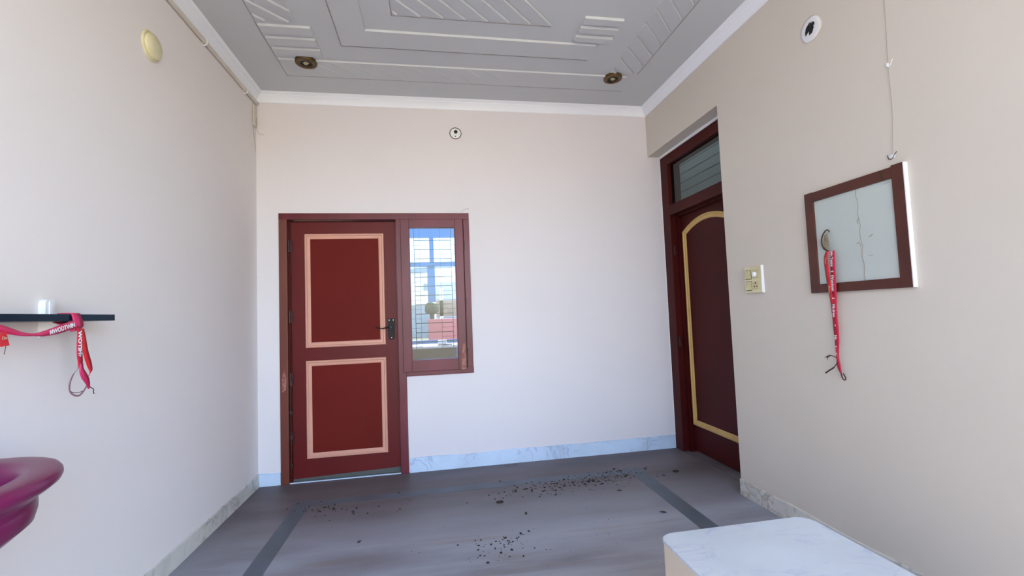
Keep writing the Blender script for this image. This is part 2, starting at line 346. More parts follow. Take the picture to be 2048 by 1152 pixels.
# skirtings with an uneven painted upper edge
def skirting(name, a, c, nrm, h, m, label, th=.010, seed=0, joints=()):
    b = nb(); a, c, n = Vector(a), Vector(c), Vector(nrm); L = (c - a).length; d = (c - a) / L; N = max(4, int(L / .03)); prev = None
    for i in range(N + 1):
        t = L * i / N; hh = h + .009 * noise.noise(Vector((t * 3, seed, 0))) + .004 * noise.noise(Vector((t * 14, seed, 3)))
        p = a + d * t
        r = [b.verts.new(p + n * u + Vector((0, 0, z))) for u, z in ((0, 0), (th, 0), (th, hh - .003), (th * .5, hh), (0, hh))]
        if prev:
            for k in range(4): b.faces.new((prev[k], prev[k + 1], r[k + 1], r[k]))
        else: b.faces.new(r)
        prev = r
    b.faces.new(prev[::-1])
    o = tag(obj(name, b, m), label, 'skirting', kind='structure')
    if joints:
        b = nb()
        for j in joints: p = a + d * j + n * th; box(b, p - d * .0012, p + d * .0012 + n * .0006 + Vector((0, 0, h - .01)))
        obj('joint', b, 'crack', o)
    return o
skirting('baseboard_back', (1.128, 0, 0), (W + .115, 0, 0), (0, -1, 0), .112, 'skirt', 'blue-white veined marble skirting along the back wall', seed=1, joints=(1.24, 2.03))
skirting('baseboard_corner', (0.0, 0, 0), (.160, 0, 0), (0, -1, 0), .095, 'skirt', 'short marble skirting left of the maroon door', seed=2)
skirting('baseboard_left', (0, D, 0), (0, -.011, 0), (1, 0, 0), .098, 'skirt_side', 'marble skirting along the left wall', seed=3, joints=(1.2, 2.9, 3.7))
skirting('baseboard_right', (W, -3.35, 0), (W, -1.04, 0), (-1, 0, 0), .100, 'skirt_side', 'stained marble skirting along the right wall', seed=4, joints=(.7,))
# ---------------------------------------------------------------- door_1 with window_1 in the back wall
def frame_rect(bm, x0, x1, z0, z1, wv, y0, y1, bev=.003, wt=None, wb=None):
    wt = wt or wv; wb = wb or wv
    box(bm, (x0, y0, z0), (x0 + wv, y1, z1), bev); box(bm, (x1 - wv, y0, z0), (x1, y1, z1), bev)
    box(bm, (x0 + wv, y0, z1 - wt), (x1 - wv, y1, z1), bev); box(bm, (x0 + wv, y0, z0), (x1 - wv, y1, z0 + wb), bev)
def mould(bm, x0, x1, z0, z1, w_, y, d):
    """mitred moulding frame with raised centre, on plane y, rising towards -y"""
    prof = [(0, 0), (0, d * .7), (w_ * .12, d), (w_ * .32, d), (w_ * .45, d * .6), (w_ * .8, d * .55), (w_, d * .25), (w_, 0)]
    rings = []
    for u, h in prof:
        rings.append([bm.verts.new((x, y - h, z)) for x, z in ((x0 + u, z0 + u), (x1 - u, z0 + u), (x1 - u, z1 - u), (x0 + u, z1 - u))])
    for i in range(len(rings) - 1):
        for k in range(4): bm.faces.new((rings[i][k], rings[i][(k + 1) % 4], rings[i + 1][(k + 1) % 4], rings[i + 1][k]))
door = thing('door_1', 'maroon back door with two rose-edged panels', 'door', (.64, 0, 0), kind='structure')
b = nb(); box(b, (.162, -.010, 0), (.222, .11, 2.062), .003); obj('side_jamb', b, 'brown_jamb', door)
b = nb(); box(b, (.162, -.012, 2.050), (1.662, .11, 2.102), .004); obj('head_rail', b, 'brown_jamb', door).data.materials[0] = M['maroon_frame']
b = nb(); box(b, (1.058, -.010, 0), (1.118, .11, 2.05), .004); obj('mullion', b, 'maroon_frame', door)
b = nb(); box(b, (.222, .028, 0), (.240, .11, 2.05)); box(b, (.240, .074, 2.036), (1.058, .11, 2.05)); obj('rebate', b, 'maroon_dark', door)
leafb = nb(); prism(leafb, [(.242, .030, .022), (1.053, .030, .046), (1.053, .030, 2.036), (.242, .030, 2.036)], (0, .038, 0)); leaf = obj('door_leaf', leafb, 'maroon', door)
for z0, z1 in ((1.030, 1.940), (.170, .928)):
    b = nb(); box(b, (.37, .026, z0 + .035), (.93, .031, z1 - .035)); obj('panel', b, 'maroon_panel', leaf)
    b = nb(); mould(b, .345, .958, z0, z1, .043, .030, .014); obj('moulding', b, 'rose', leaf)
b = nb()
pl = [(-.026, .085), (-.022, .088), (.022, .088), (.026, .085), (.028, .03), (.024, -.065), (.018, -.078), (.006, -.082), (-.006, -.082), (-.018, -.078), (-.024, -.065), (-.028, .03)]
prism(b, [(1.005 + x, .030, 1.150 + z) for x, z in pl], (0, -.010, 0)); bmesh.ops.bevel(b, geom=[e for e in b.edges], offset=.002, segments=1, affect='EDGES')
plate = obj('handle_plate', b, 'black', leaf)
b = nb(); lathe(b, [(0, .012), (.011, .012), (.011, .045), (0, .047)], (1.003, .030, 1.166), '-y', 16); tube(b, spline([(1.003, -.010, 1.166), (.97, -.014, 1.167), (.945, -.014, 1.160), (.915, -.012, 1.163), (.885, -.006, 1.172)], 5), [.0055] * 12 + [.004] * 9, 8); obj('lever', b, 'iron', leaf, True)
b = nb()
for x, z in ((.988, 1.225), (1.020, 1.225), (1.005, 1.082)): lathe(b, [(0, .0125), (.003, .012), (.004, .009)], (x, .030, z), '-y', 10)
obj('screw', b, 'chrome', leaf, True)
for z in (1.84, 1.28, .80, .34):
    b = nb(); tube(b, [(.229, .016, z - .05), (.229, .016, z - .048), (.229, .016, z + .048), (.229, .016, z + .05)], [.004, .008, .008, .004], 10); box(b, (.2225, .018, z - .045), (.252, .029, z + .045)); obj('hinge', b, 'hinge', door, True)
b = nb()
tube(b, spline([(.232, .010, .06), (.235, .008, .30), (.232, .010, .55), (.236, .009, .80)], 6), .0045, 8)
for z in (.12, .33, .52, .74): box(b, (.224, .006, z), (.246, .029, z + .03), .002)
obj('tower_bolt', b, 'hinge', door, True)
b = nb(); prism(b, [(.180, -.0105, .70), (.205, -.0105, .715), (.210, -.0105, .80), (.198, -.0105, .875), (.186, -.0105, .85), (.176, -.0105, .79)], (0, -.0012, 0)); M['scrape'] = mat('scraped_paint', (.62, .42, .36), .6, 0, (.50, .26, .22), 40, .4, .6)
obj('scraped_patch', b, 'scrape', door); tag(door.children[-1], 'pale scraped patch of bare filler')
b = nb(); box(b, (.225, -.006, 0), (1.057, .006, .007), .001); obj('threshold', b, 'skirt', door); b = nb(); box(b, (.225, .040, 0), (1.057, .068, .060)); obj('gap_shade_block', b, 'gap_dark', door)  # grey block under the leaf paints in the dim interior behind it
win = thing('window_1', 'narrow maroon window joined to the right side of the back door', 'window', (1.39, 0, .764), kind='structure')
b = nb(); box(b, (1.613, -.010, .810), (1.662, .11, 2.05), .004); box(b, (1.118, -.014, .764), (1.664, .11, .812), .005); box(b, (1.116, .024, .80), (1.152, .10, 2.05)); box(b, (1.552, .024, .80), (1.615, .10, 2.05)); box(b, (1.152, .024, 1.992), (1.552, .10, 2.05)); box(b, (1.152, .024, .80), (1.552, .10, .872)); obj('window_frame', b, 'maroon_frame', win)
b = nb(); frame_rect(b, 1.098, 1.606, .800, 2.046, .066, -.036, .020, .004, .068, .094)
for q in (((1.159, -.028, .89), (1.170, .012, 1.985)), ((1.535, -.028, .89), (1.545, .012, 1.985))): box(b, *q)
sash = obj('sash', b, 'maroon_frame', win)
b = nb(); box(b, (1.161, -.006, .890), (1.543, -.002, 1.982)); obj('pane', b, 'glass', sash)
b = nb(); prism(b, [(1.562, -.0365, .80), (1.60, -.0365, .80), (1.602, -.0365, .90), (1.596, -.0365, 1.01), (1.575, -.0365, 1.005), (1.565, -.0365, .90)], (0, -.0012, 0)); obj('scraped_patch', b, 'scrape', sash)
for z in (1.83, 1.35, .93):
    b = nb(); tube(b, [(1.610, -.022, z - .04), (1.610, -.022, z + .04)], .006, 10); box(b, (1.600, -.018, z - .035), (1.622, -.008, z + .035)); obj('hinge', b, 'hinge', win, True)
b = nb()
for x in (1.200, 1.508): box(b, (x - .0025, .070, .812), (x + .0025, .075, 2.05))
for k in range(13): z = 1.885 - .0775 * k; box(b, (1.2, .066, z - .003), (1.51, .072, z + .003))
for k in range(13): z = 1.846 - .0775 * k; box(b, (1.12, .076, z - .0014), (1.245, .079, z + .0014)); box(b, (1.415, .076, z - .0014), (1.61, .079, z + .0014))
for x in (1.245, 1.415): box(b, (x - .0014, .076, .812), (x + .0014, .079, 2.05))
obj('grille', b, 'iron', win)
# ---------------------------------------------------------------- door_2 in the recess of the right wall
d2 = thing('door_2', 'tall dark maroon side door with gold arched moulding under a glass transom', 'door', (XF, -.52, 0), kind='structure')
XB = XF + .12
b = nb()
box(b, (XF, -.125, 0), (XB, -.002, 2.600), .003); box(b, (XF, -1.10, 0), (XB, -.925, 2.600), .003); box(b, (XF, -.925, 2.512), (XB, -.125, 2.600), .003)
obj('frame', b, 'maroon_dark', d2)
b = nb(); box(b, (XF - .004, -.925, 2.052), (XB, -.125, 2.142), .004); obj('transom_bar', b, 'maroon_dark', d2)
b = nb(); box(b, (XF + .03, -.925, 2.142), (XF + .034, -.125, 2.512)); obj('transom_pane', b, 'glass_dark', d2)
b = nb(); box(b, (XF + .055, -.150, 0), (XB, -.126, 2.052)); box(b, (XF + .055, -.925, 2.035), (XB, -.15, 2.052)); obj('rebate', b, 'maroon_dark', d2)
XL = XF + .085
b = nb(); box(b, (XL, -.925, .018), (XL + .035, -.128, 2.035), .002); lf = obj('door_leaf', b, 'maroon_dark', d2)
def arch(y0, y1, z0, zs, za, n=24):
    pts = [(y0, z0), (y1, z0), (y1, zs)]
    for i in range(1, n): t = i / n; pts.append((y1 + (y0 - y1) * t, zs + (za - zs) * (1 - (2 * t - 1) ** 2)))
    return pts + [(y0, zs)]
b = nb(); wv = .046; rings = []
for u, h in ((0, 0), (0, .010), (.006, .014), (.015, .014), (.020, .008), (.038, .008), (.046, .003), (.046, 0)):
    rings.append([b.verts.new((XL - h, y, z)) for y, z in arch(-.180 - u, -.872 + u, .236 + u, 1.893 - u * .6, 1.985 - u)])
for i in range(len(rings) - 1):
    N = len(rings[0])
    for k in range(N): b.faces.new((rings[i][k], rings[i][(k + 1) % N], rings[i + 1][(k + 1) % N], rings[i + 1][k]))
obj('moulding', b, 'gold', lf)
b = nb(); box(b, (XF + .01, -.15, .9), (XF + .03, -.126, .98), .003); box(b, (XF + .012, -.15, 1.70), (XF + .03, -.126, 1.78), .003); obj('hinge', b, 'hinge', d2)
# recess plaster under the lintel keeps the wall colour; a thin pale bead of filler runs along the frame head
b = nb(); box(b, (XF - .008, -1.04, 2.600), (XF + .01, -.0, 2.62)); box(b, (XF - .004, -.004, .11), (XF + .01, 0, 2.62)); obj('filler_bead', b, 'cornice', d2)
# ---------------------------------------------------------------- fittings on the walls
t = thing('ceiling_light', 'bronze recessed downlight above the back left corner', 'ceiling light', (.516, -.525, H - .012), group=None)
def downlight(t):
    x, y, z = t.location
    b = nb(); lathe(b, [(.037, .001), (.042, .010), (.058, .014), (.071, .009), (.073, .002), (.073, -.01), (.040, -.01)], (x, y, z), '-z', 40); obj('ring', b, 'bronze', t, 50)
    b = nb(); lathe(b, [(.041, .008), (.038, .003), (.030, .0025), (0, .0025)], (x, y, z), '-z', 32); obj('cup', b, 'dark_hole', t, True)
    b = nb(); lathe(b, [(0, .010), (.007, .010), (.013, .012), (.015, .007), (.015, .003), (0, .003)], (x - .002, y, z), '-z', 20); box(b, (x - .020, y - .004, z - .007), (x + .020, y + .004, z - .0026), .0015); obj('lamp_holder', b, 'brass', t, True)
downlight(t)
t2 = thing('ceiling_light', 'bronze recessed downlight above the side door end of the ceiling', 'ceiling light', (2.79, -.525, H - .010)); downlight(t2)
def disc(name, c, axis, r, th, m, parent=None, dome=.3): 
    b = nb(); lathe(b, [(0, th), (r * .5, th * (1 - dome * .2)), (r * .85, th * (1 - dome * .5)), (r * .96, th * .5), (r, 0)], c, axis, 40); return obj(name, b, m, parent, True)
t = thing('junction_box', 'small round cover with dark cable hole on the back wall', 'junction box', (1.574, 0, 2.791))
disc('cover', (1.574, 0, 2.791), '-y', .046, .006, 'white_pl', t)
b = nb(); lathe(b, [(.045, 0), (.0505, 0), (.0505, .003), (.045, .003)], (1.574, 0, 2.791), '-y', 40); obj('rim', b, 'hook', t)
b = nb(); lathe(b, [(0, .0085), (.015, .008), (.017, .003)], (1.576, 0, 2.803), '-y', 24); obj('cable_hole', b, 'dark_hole', t)
b = nb(); lathe(b, [(0, .0082), (.005, .0075), (.006, .003)], (1.572, 0, 2.764), '-y', 12); obj('screw', b, 'iron', t)
t = thing('junction_box', 'domed cream cover high on the left wall', 'junction box', (0, -1.357, 2.636))
b = nb(); lathe(b, [(.074, 0), (.074, .004), (.070, .008), (.060, .008)], (0, -1.357, 2.636), 'x', 40); obj('base_ring', b, 'cream_pl', t, True)
b = nb(); lathe(b, [(.062, .004), (.060, .020), (.052, .026), (.030, .030), (0, .031)], (0, -1.357, 2.636), 'x', 40); obj('cover', b, 'cream_pl', t, True)
t = thing('junction_box', 'open oval white box with dark slots high on the right wall', 'junction box', (W, -1.84, 2.648))
disc('cover', (W, -1.84, 2.648), '-x', .064, .006, 'white_pl', t)
b = nb(); lathe(b, [(.063, 0), (.0655, 0), (.0655, .003), (.063, .003)], (W, -1.84, 2.648), '-x', 40); obj('rim', b, 'conduit', t)
b = nb()
for pts in ([(.002, .034), (-.022, .018), (-.030, -.004), (-.028, -.022), (-.008, -.008)], [(.006, .032), (-.006, -.004), (-.006, -.030), (.012, -.026), (.024, -.004), (.020, .014)], [(.012, .030), (.026, .024), (.030, .012), (.026, .004)]):
    prism(b, [(W - .0055, -1.84 - y * 1.0, 2.648 + z) for y, z in pts], (-.0025, 0, 0))
obj('slot', b, 'dark_hole', t)
# switchboard
t = thing('switchboard', 'yellowed four-gang switchboard on the right wall beside the side door', 'switchboard', (W, -1.302, 1.393))
b = nb(); box(b, (W - .018, -1.376, 1.311), (W, -1.228, 1.475), .003); obj('plate', b, 'cream_pl', t)
b = nb(); box(b, (W - .017, -1.379, 1.311), (W, -1.3765, 1.475)); obj('white_edge', b, 'white_pl', t)
def rocker(y, z, up):
    b = nb(); prism(b, [(W - .018, y - .022, z + .026), (W - .021, y - .022, z + .026), (W - (.020 if up else .027), y - .022, z + .002), (W - (.030), y - .022, z - .024), (W - .018, y - .022, z - .026)], (0, .044, 0)); return obj('switch', b, 'cream_sw', t)
b = nb()
for z in (1.425, 1.355): box(b, (W - .0186, -1.293, z - .030), (W - .018, -1.241, z + .029))
obj('switch_slot', b, 'slot', t)
rocker(-1.267, 1.425, 0); rocker(-1.267, 1.355, 1)
b = nb(); box(b, (W - .020, -1.352, 1.400), (W - .018, -1.304, 1.452), .0008); reg = obj('regulator', b, 'cream_sw', t)
b = nb(); lathe(b, [(.015, 0), (.014, .012), (.010, .015), (0, .015)], (W - .02, -1.326, 1.424), '-x', 20); obj('knob', b, 'white_pl', reg, True)
b = nb(); box(b, (W - .020, -1.352, 1.330), (W - .018, -1.304, 1.382), .0008); sk = obj('socket', b, 'cream_sw', t)
b = nb()
for y, z, r in ((-1.328, 1.370, .005), (-1.317, 1.350, .004), (-1.339, 1.350, .004)): lathe(b, [(0, .001), (r, .001), (r, 0)], (W - .02, y, z), '-x', 12)
obj('socket_hole', b, 'dark_hole', sk)
# framed board on the right wall
t = thing('framed_board', 'brown wooden frame around a cracked pale painted board on the right wall', 'framed board', (W, -2.0, 1.55))
XP = W - .020
y0, y1, z0, z1 = -1.738, -2.250, 1.286, 1.806
b = nb(); fw = .050
box(b, (XP, y0 - fw, z0), (W, y0, z1), .002); box(b, (XP, y1 + fw, z1 - fw), (W, y0 - fw, z1 - .002), .002); box(b, (XP, y1 + fw, z0), (W, y0 - fw, z0 + fw - .006), .002); box(b, (XP, y1, z0), (W, y1 + fw, z1 + .004), .002)
obj('frame', b, 'frame_brown', t)
b = nb(); box(b, (XP + .001, y1 - .004, z0), (W, y1, z1 + .003)); obj('white_painted_side', b, 'white_pl', t)
b = nb(); box(b, (XP + .010, y1 + fw - .003, z0 + fw - .008), (W, y0 - fw + .003, z1 - fw + .003)); bd = obj('board', b, 'board', t)
xb = XP + .0095
b = nb()
ym = -2.025
tube(b, [(xb, ym + .004 * math.sin(k * 1.9) - .0008 * k, z1 - fw - .44 * k / 15.0 * .98) for k in range(16)], .0014, 5)
tube(b, [(xb, ym - .004, 1.62), (xb, ym + .006, 1.612), (xb, ym + .004, 1.595)], .0016, 5)
tube(b, [(xb, ym + .022, 1.505), (xb, ym + .004, 1.508), (xb, ym - .001, 1.49)], .0014, 5)
tube(b, [(xb, ym - .046, 1.525), (xb, ym - .064, 1.535)], .0018, 5); tube(b, [(xb, ym - .036, 1.442), (xb, ym - .058, 1.440)], .001, 5)
tube(b, [(xb, ym - .13, 1.742), (xb, ym - .16, 1.744)], .001, 5)
obj('crack', b, 'crack', bd)
b = nb(); prev = None
tube(b, [(XP + .004, y1 + fw - .001 + .002 * math.sin(k * 2.2), 1.70 - .30 * k / 11) for k in range(12)], .0022, 6); obj('paint_drip', b, 'ribbon', t)
b = nb(); prism(b, [(XP - .0004, -2.168, 1.798), (XP - .0004, -2.148, 1.798), (XP - .0004, -2.156, 1.772), (XP - .0004, -2.153, 1.757), (XP - .0004, -2.165, 1.757), (XP - .0004, -2.163, 1.776)], (-.0008, 0, 0)); obj('wood_knot', b, 'hook', t)
# ---------------------------------------------------------------- thin wire with clips on the right wall
t = thing('hanging_wire', 'thin cable hanging down the right wall above the framed board', 'wire', (W, -2.21, 2.2))
b = nb(); tube(b, spline([(W - .003, -2.215, 2.9956), (W - .003, -2.222, 2.60), (W - .003, -2.214, 2.25), (W - .003, -2.215, 2.05), (W - .003, -2.200, 1.862)], 8), .0009, 6); obj('cable', b, 'wire', t)
b = nb(); box(b, (W - .010, -2.217, 2.238), (W, -2.209, 2.254), .002); tube(b, [(W - .004, -2.222, 2.240), (W - .006, -2.232, 2.252), (W - .004, -2.234, 2.262)], .0018, 6); obj('clip', b, 'white_pl', t)
b = nb(); lathe(b, [(0, .006), (.010, .005), (.014, 0)], (W, -2.196, 1.852), '-x', 20, 1.0, .6); obj('wall_plug', b, 'white_pl', t, True)
b = nb(); tube(b, spline([(W - .004, -2.178, 1.862), (W - .006, -2.186, 1.842), (W - .007, -2.200, 1.840), (W - .006, -2.210, 1.854), (W - .004, -2.220, 1.866)], 5), .0013, 6); obj('cable_end', b, 'iron', t)
# ---------------------------------------------------------------- conduit under the left cornice
t = thing('conduit', 'cream cable conduit running below the left cornice', 'conduit', (0, -.9, 2.98))
b = nb(); tube(b, [(.013, D + .02, 2.975), (.013, -1.2, 2.976), (.013, -.012, 2.980)], .0125, 12); obj('pipe', b, 'conduit', t, True)
for y in (-2.0, -.845, -.235):
    b = nb(); tube(b, spline([(.0, y, 2.954), (.018, y, 2.957), (.028, y, 2.972), (.022, y, 2.990), (.0, y, 2.9945)], 4), .004, 8); box(b, (.0, y - .008, 2.950), (.004, y + .008, 2.994)); obj('clip', b, 'white_pl', t, True)
t = thing('corner_cable', 'slack pale cable dropping down the back left corner', 'cable', (0.01, -.05, 2.9))
b = nb(); box(b, (0, -.075, 2.78), (.010, -.012, 2.955), .003); obj('cover_strip', b, 'conduit', t)
b = nb(); tube(b, spline([(.004, -.085, 2.955), (.004, -.082, 2.86), (.004, -.070, 2.76), (.004, -.02, 2.60)], 6), .0014, 6); tube(b, spline([(.012, -.030, 2.86), (.014, -.022, 2.78), (.024, -.012, 2.742), (.040, -.010, 2.733), (.062, -.008, 2.732)], 6), .0016, 6); obj('wire_end', b, 'wire', t)
b = nb(); tube(b, spline([(1.60, -.004, 2.105), (1.615, -.008, 2.128), (1.645, -.010, 2.139), (1.668, -.012, 2.137)], 5), .0012, 6)
tag(obj('stray_wire', b, 'wire'), 'short bent wire sticking out above the window corner', 'wire')
# ---------------------------------------------------------------- shelf, ribbon and basin on the left wall
t = thing('wall_shelf', 'black wall shelf on white brackets above the plum basin', 'shelf', (0, -2.35, 1.285))
b = nb(); box(b, (.004, -2.95, 1.273), (.120, -1.787, 1.2965), .0015); obj('shelf_board', b, 'shelf', t)
for yc in (-1.955, -2.80):
    b = nb()
    sec = [(-.021, 1.2965), (-.021, 1.340)] + [(-.021 * math.cos(a), 1.340 + .014 * math.sin(a)) for a in [math.pi * k / 8 for k in range(1, 8)]] + [(.021, 1.340), (.021, 1.2965)]
    prism(b, [(0, yc + u, z) for u, z in sec], (.022, 0, 0)); box(b, (.022, yc - .008, 1.2968), (.026, yc + .010, 1.345), .0015)
    prism(b, [(0, yc - .020, 1.2725), (.060, yc - .020, 1.2725), (.058, yc - .020, 1.262), (.022, yc - .020, 1.232), (0, yc - .020, 1.218)], (0, .040, 0)); obj('bracket', b, 'white_pl', t, 35)
    b = nb(); box(b, (.025, yc + .000, 1.2605), (.062, yc + .021, 1.2728)); obj('bracket_pad', b, 'dark_hole', t)
t = thing('ribbon', 'pink and red printed ribbon tied around the black shelf, looped tail hanging', 'ribbon', (.13, -2.0, 1.28))
b = nb(); V = (0, .05, 1)
ribbon(b, [(.133, -2.335, 1.262, .9, 0, .1, 1), (.140, -2.285, 1.252, .8, 0, .3, 1), (.150, -2.235, 1.236, .45, 0, .3, 1), (.152, -2.195, 1.232, .32, 0, -.1, 1), (.150, -2.155, 1.234, .62, 0, -.2, 1), (.148, -2.09, 1.246, .95, 0, -.25, 1), (.140, -2.02, 1.262, .95, 0, -.2, 1)], .028); obj('strap', b, 'ribbon_pink', t, 'all')
writing('print', 'MWODTWIN', .0205, (.1505, -2.083, 1.2475), (-.06, 1, .215), (0, -.2, 1), 'print', t, .0006, .92)
b = nb()   # the loop round the shelf
ribbon(b, [(.085, -1.995, 1.2995, 1, 0, 1, 0), (.118, -1.990, 1.3000, 1, 0, 1, 0), (.1235, -1.988, 1.292, 1, 0, 1, -.1), (.1260, -1.983, 1.272, 1.1, 0, 1, -.1), (.128, -1.982, 1.254, .95, 0, 1, 0), (.122, -1.990, 1.240, .7, 0, 1, .2), (.100, -1.995, 1.262, .8, 0, 1, .2), (.070, -1.995, 1.2705, .9, 0, 1, 0)], .040, .003); obj('loop', b, 'ribbon_pink', t, 'all')
b = nb()
ribbon(b, [(.132, -1.998, 1.252, .7, 0, 1, .2), (.146, -2.006, 1.235, .8, 0, 1, 0), (.149, -2.009, 1.200, 1, 0, 1, 0), (.149, -2.008, 1.160, 1.05, 0, 1, 0), (.149, -2.004, 1.130, .9, 0, 1, 0), (.149, -2.006, 1.112, .7, 0, 1, 0)], .024); obj('tail', b, 'ribbon', t, 'all')
writing('print', 'WOTIM', .020, (.1505, -2.009, 1.197), (0, .02, -1), (0, 1, 0), 'print', t, .0010, 1.15)
writing('print', 'IY', .012, (.1505, -2.008, 1.1545), (0, .02, -1), (0, 1, 0), 'print', t, .0006, 1)
b = nb()
ribbon(b, [(.140, -1.985, 1.246, .6, 0, 1, 0), (.145, -1.984, 1.215, .7, 0, 1, 0), (.146, -1.976, 1.165, .95, 0, 1, 0), (.147, -1.960, 1.120, .9, 0, 1, .3), (.148, -1.952, 1.095, .55, 0, 1, .6), (.149, -1.960, 1.083, .5, 0, .8, 1), (.150, -1.972, 1.073, .4, 0, .5, 1)], .026); obj('tail', b, 'ribbon_red', t, 'all')
b = nb()
ribbon(b, [(.152, -2.003, 1.124, .5, 0, 1, .2), (.153, -2.004, 1.104, .7, 0, 1, .6), (.153, -1.994, 1.085, .95, 0, 1, .8), (.153, -1.980, 1.066, .85, 0, 1, .7), (.152, -1.970, 1.048, .5, 0, 1, .5), (.151, -1.966, 1.034, .2, 0, 1, .3)], .026, .003); obj('knot', b, 'ribbon_pink', t, 'all')
b = nb()
ribbon(b, [(.150, -2.003, 1.128, .4, 0, 1, 1), (.150, -2.016, 1.108, .5, 0, 1, .8), (.150, -2.036, 1.092, .55, 0, 1, .6), (.150, -2.050, 1.066, .35, 0, 1, .2), (.150, -2.050, 1.040, .3, 0, 1, -.2), (.150, -2.034, 1.024, .28, 0, .5, 1), (.150, -2.012, 1.017, .28, 0, 0, 1), (.150, -1.992, 1.026, .28, 0, -.5, 1), (.150, -1.974, 1.046, .3, 0, -.5, 1)], .020, .0015); obj('loop_end', b, 'ribbon_grey', t, 'all')
b = nb(); tube(b, spline([(.150, -2.048, 1.038, ), (.150, -2.030, 1.030), (.150, -2.005, 1.028), (.150, -1.990, 1.030)], 5), .0012, 6); tube(b, spline([(.151, -1.972, 1.046), (.151, -1.955, 1.036), (.151, -1.944, 1.028), (.151, -1.944, 1.018), (.151, -1.940, 1.012)], 4), .0014, 6); obj('thread', b, 'thread', t)
b = nb(); ribbon(b, [(.146, -2.291, 1.244, 1, 0, 1, .1), (.147, -2.288, 1.225, 1, 0, 1, .1), (.146, -2.281, 1.203, 1.05, 0, 1, .1)], .026, .002); tg = obj('tag_end', b, 'ribbon_red', t)
writing('print', 'Do', .012, (.1485, -2.285, 1.226), (0, 1, .1), (0, -.1, 1), 'brass', tg, .0003)
b = nb(); tube(b, [(.147, -2.279, 1.203), (.147, -2.282, 1.188), (.147, -2.284, 1.180)], .0008, 5); obj('thread', b, 'thread', t)
# basin
t = thing('wash_basin', 'plum purple glazed wash basin at the left edge under the shelf', 'basin', (.02, -2.66, 0))
BX, BY, BZ = .250, -2.680, .915
b = nb()
prof = [(0, -.155), (.30, -.150), (.50, -.125), (.62, -.085), (.675, -.040), (.70, -.014), (.735, -.002), (.80, .001), (.93, .001), (.975, -.002), (.996, -.010), (1.0, -.018), (.988, -.027), (.94, -.038), (.885, -.048), (.835, -.060), (.842, -.075), (.84, -.090), (.82, -.112), (.72, -.135), (.60, -.160), (.50, -.190), (.42, -.22), (0, -.22)]
lathe(b, prof, (BX, BY, BZ), 'z', 72, .250, .300); 
for v in b.verts:
    if v.co.x < .004: v.co.x = .004
obj('bowl', b, 'basin', t, 'all')
b = nb(); lathe(b, [(.36, -.215), (.33, -.35), (.30, -.60), (.34, -.80), (.42, -BZ), (0, -BZ)], (BX - .06, BY, BZ), 'z', 40, .26, .28); obj('pedestal', b, 'basin', t, 'all')
b = nb(); lathe(b, [(0, -.150), (.09, -.150), (.10, -.153)], (BX, BY, BZ), 'z', 24, .25, .25); obj('drain', b, 'chrome', t, True)
b = nb(); tube(b, spline([(.05, BY, BZ - .002), (.05, BY, BZ + .07), (.075, BY, BZ + .095), (.13, BY, BZ + .085), (.15, BY, BZ + .06)], 5), .010, 12); lathe(b, [(.022, 0), (.018, .02), (0, .02)], (.05, BY, BZ - .001), 'z', 20); obj('tap', b, 'chrome', t, True)
# ---------------------------------------------------------------- strap hanging on the framed board
XS = XP - .004
t = thing('strap', 'long red printed strap hanging from a hook over the framed board', 'strap', (XS, -1.87, 1.5))
b = nb(); tube(b, spline([(XS, -1.868, 1.488), (XS - .004, -1.846, 1.505), (XS - .008, -1.838, 1.535), (XS - .009, -1.846, 1.568), (XS - .006, -1.862, 1.590), (XS - .001, -1.873, 1.594), (XS + .001, -1.878, 1.583)], 6), [.0045] * 8 + [.0034] * 20 + [.0028] * 9, 8)
hk = obj('hook', b, 'hook', t, True)
b = nb(); prism(b, [(XS - .004, y, z) for y, z in ((-1.872, 1.586), (-1.850, 1.568), (-1.843, 1.535), (-1.850, 1.508), (-1.866, 1.494), (-1.872, 1.500), (-1.873, 1.540))], (.0015, 0, 0)); M['hookplate'] = mat('worn_hook_plate', (.62, .58, .50), .45, .2, (.50, .42, .32), 30); obj('hook_plate', b, 'hookplate', t)
b = nb(); ribbon(b, [(XS - .0025, -1.890, 1.488, 1, .15, 1, 0), (XS - .004, -1.888, 1.40, 1, .1, 1, 0), (XS - .004, -1.8845, 1.29, 1, .1, 1, 0), (XS - .003, -1.878, 1.18, .95, 0, 1, 0), (XS + .001, -1.874, 1.11, 1.0, 0, 1, 0), (XS + .004, -1.872, 1.05, .8, 0, 1, 0), (XS + .006, -1.869, 1.00, .45, 0, 1, 0), (XS + .007, -1.866, .96, .45, 0, 1, 0), (XS + .007, -1.866, .935, .7, 0, 1, 0), (XS + .007, -1.871, .905, .55, 0, 1, 0), (XS + .007, -1.880, .885, .22, 0, 1, 0)], .029); obj('front_band', b, 'ribbon', t, 'all')
b = nb(); ribbon(b, [(XS - .004, -1.862, 1.488, .8, .2, 1, 0), (XS - .006, -1.853, 1.45, 1, .2, 1, 0), (XS - .005, -1.855, 1.38, 1, .2, 1, 0), (XS - .003, -1.862, 1.28, .8, .2, 1, 0), (XS - .001, -1.865, 1.20, .6, .2, 1, 0), (XS + .002, -1.863, 1.12, .5, .2, 1, 0), (XS + .005, -1.862, 1.03, .3, 0, 1, 0), (XS + .006, -1.862, .95, .3, 0, 1, 0)], .030); obj('rear_band', b, 'ribbon_red', t, 'all')
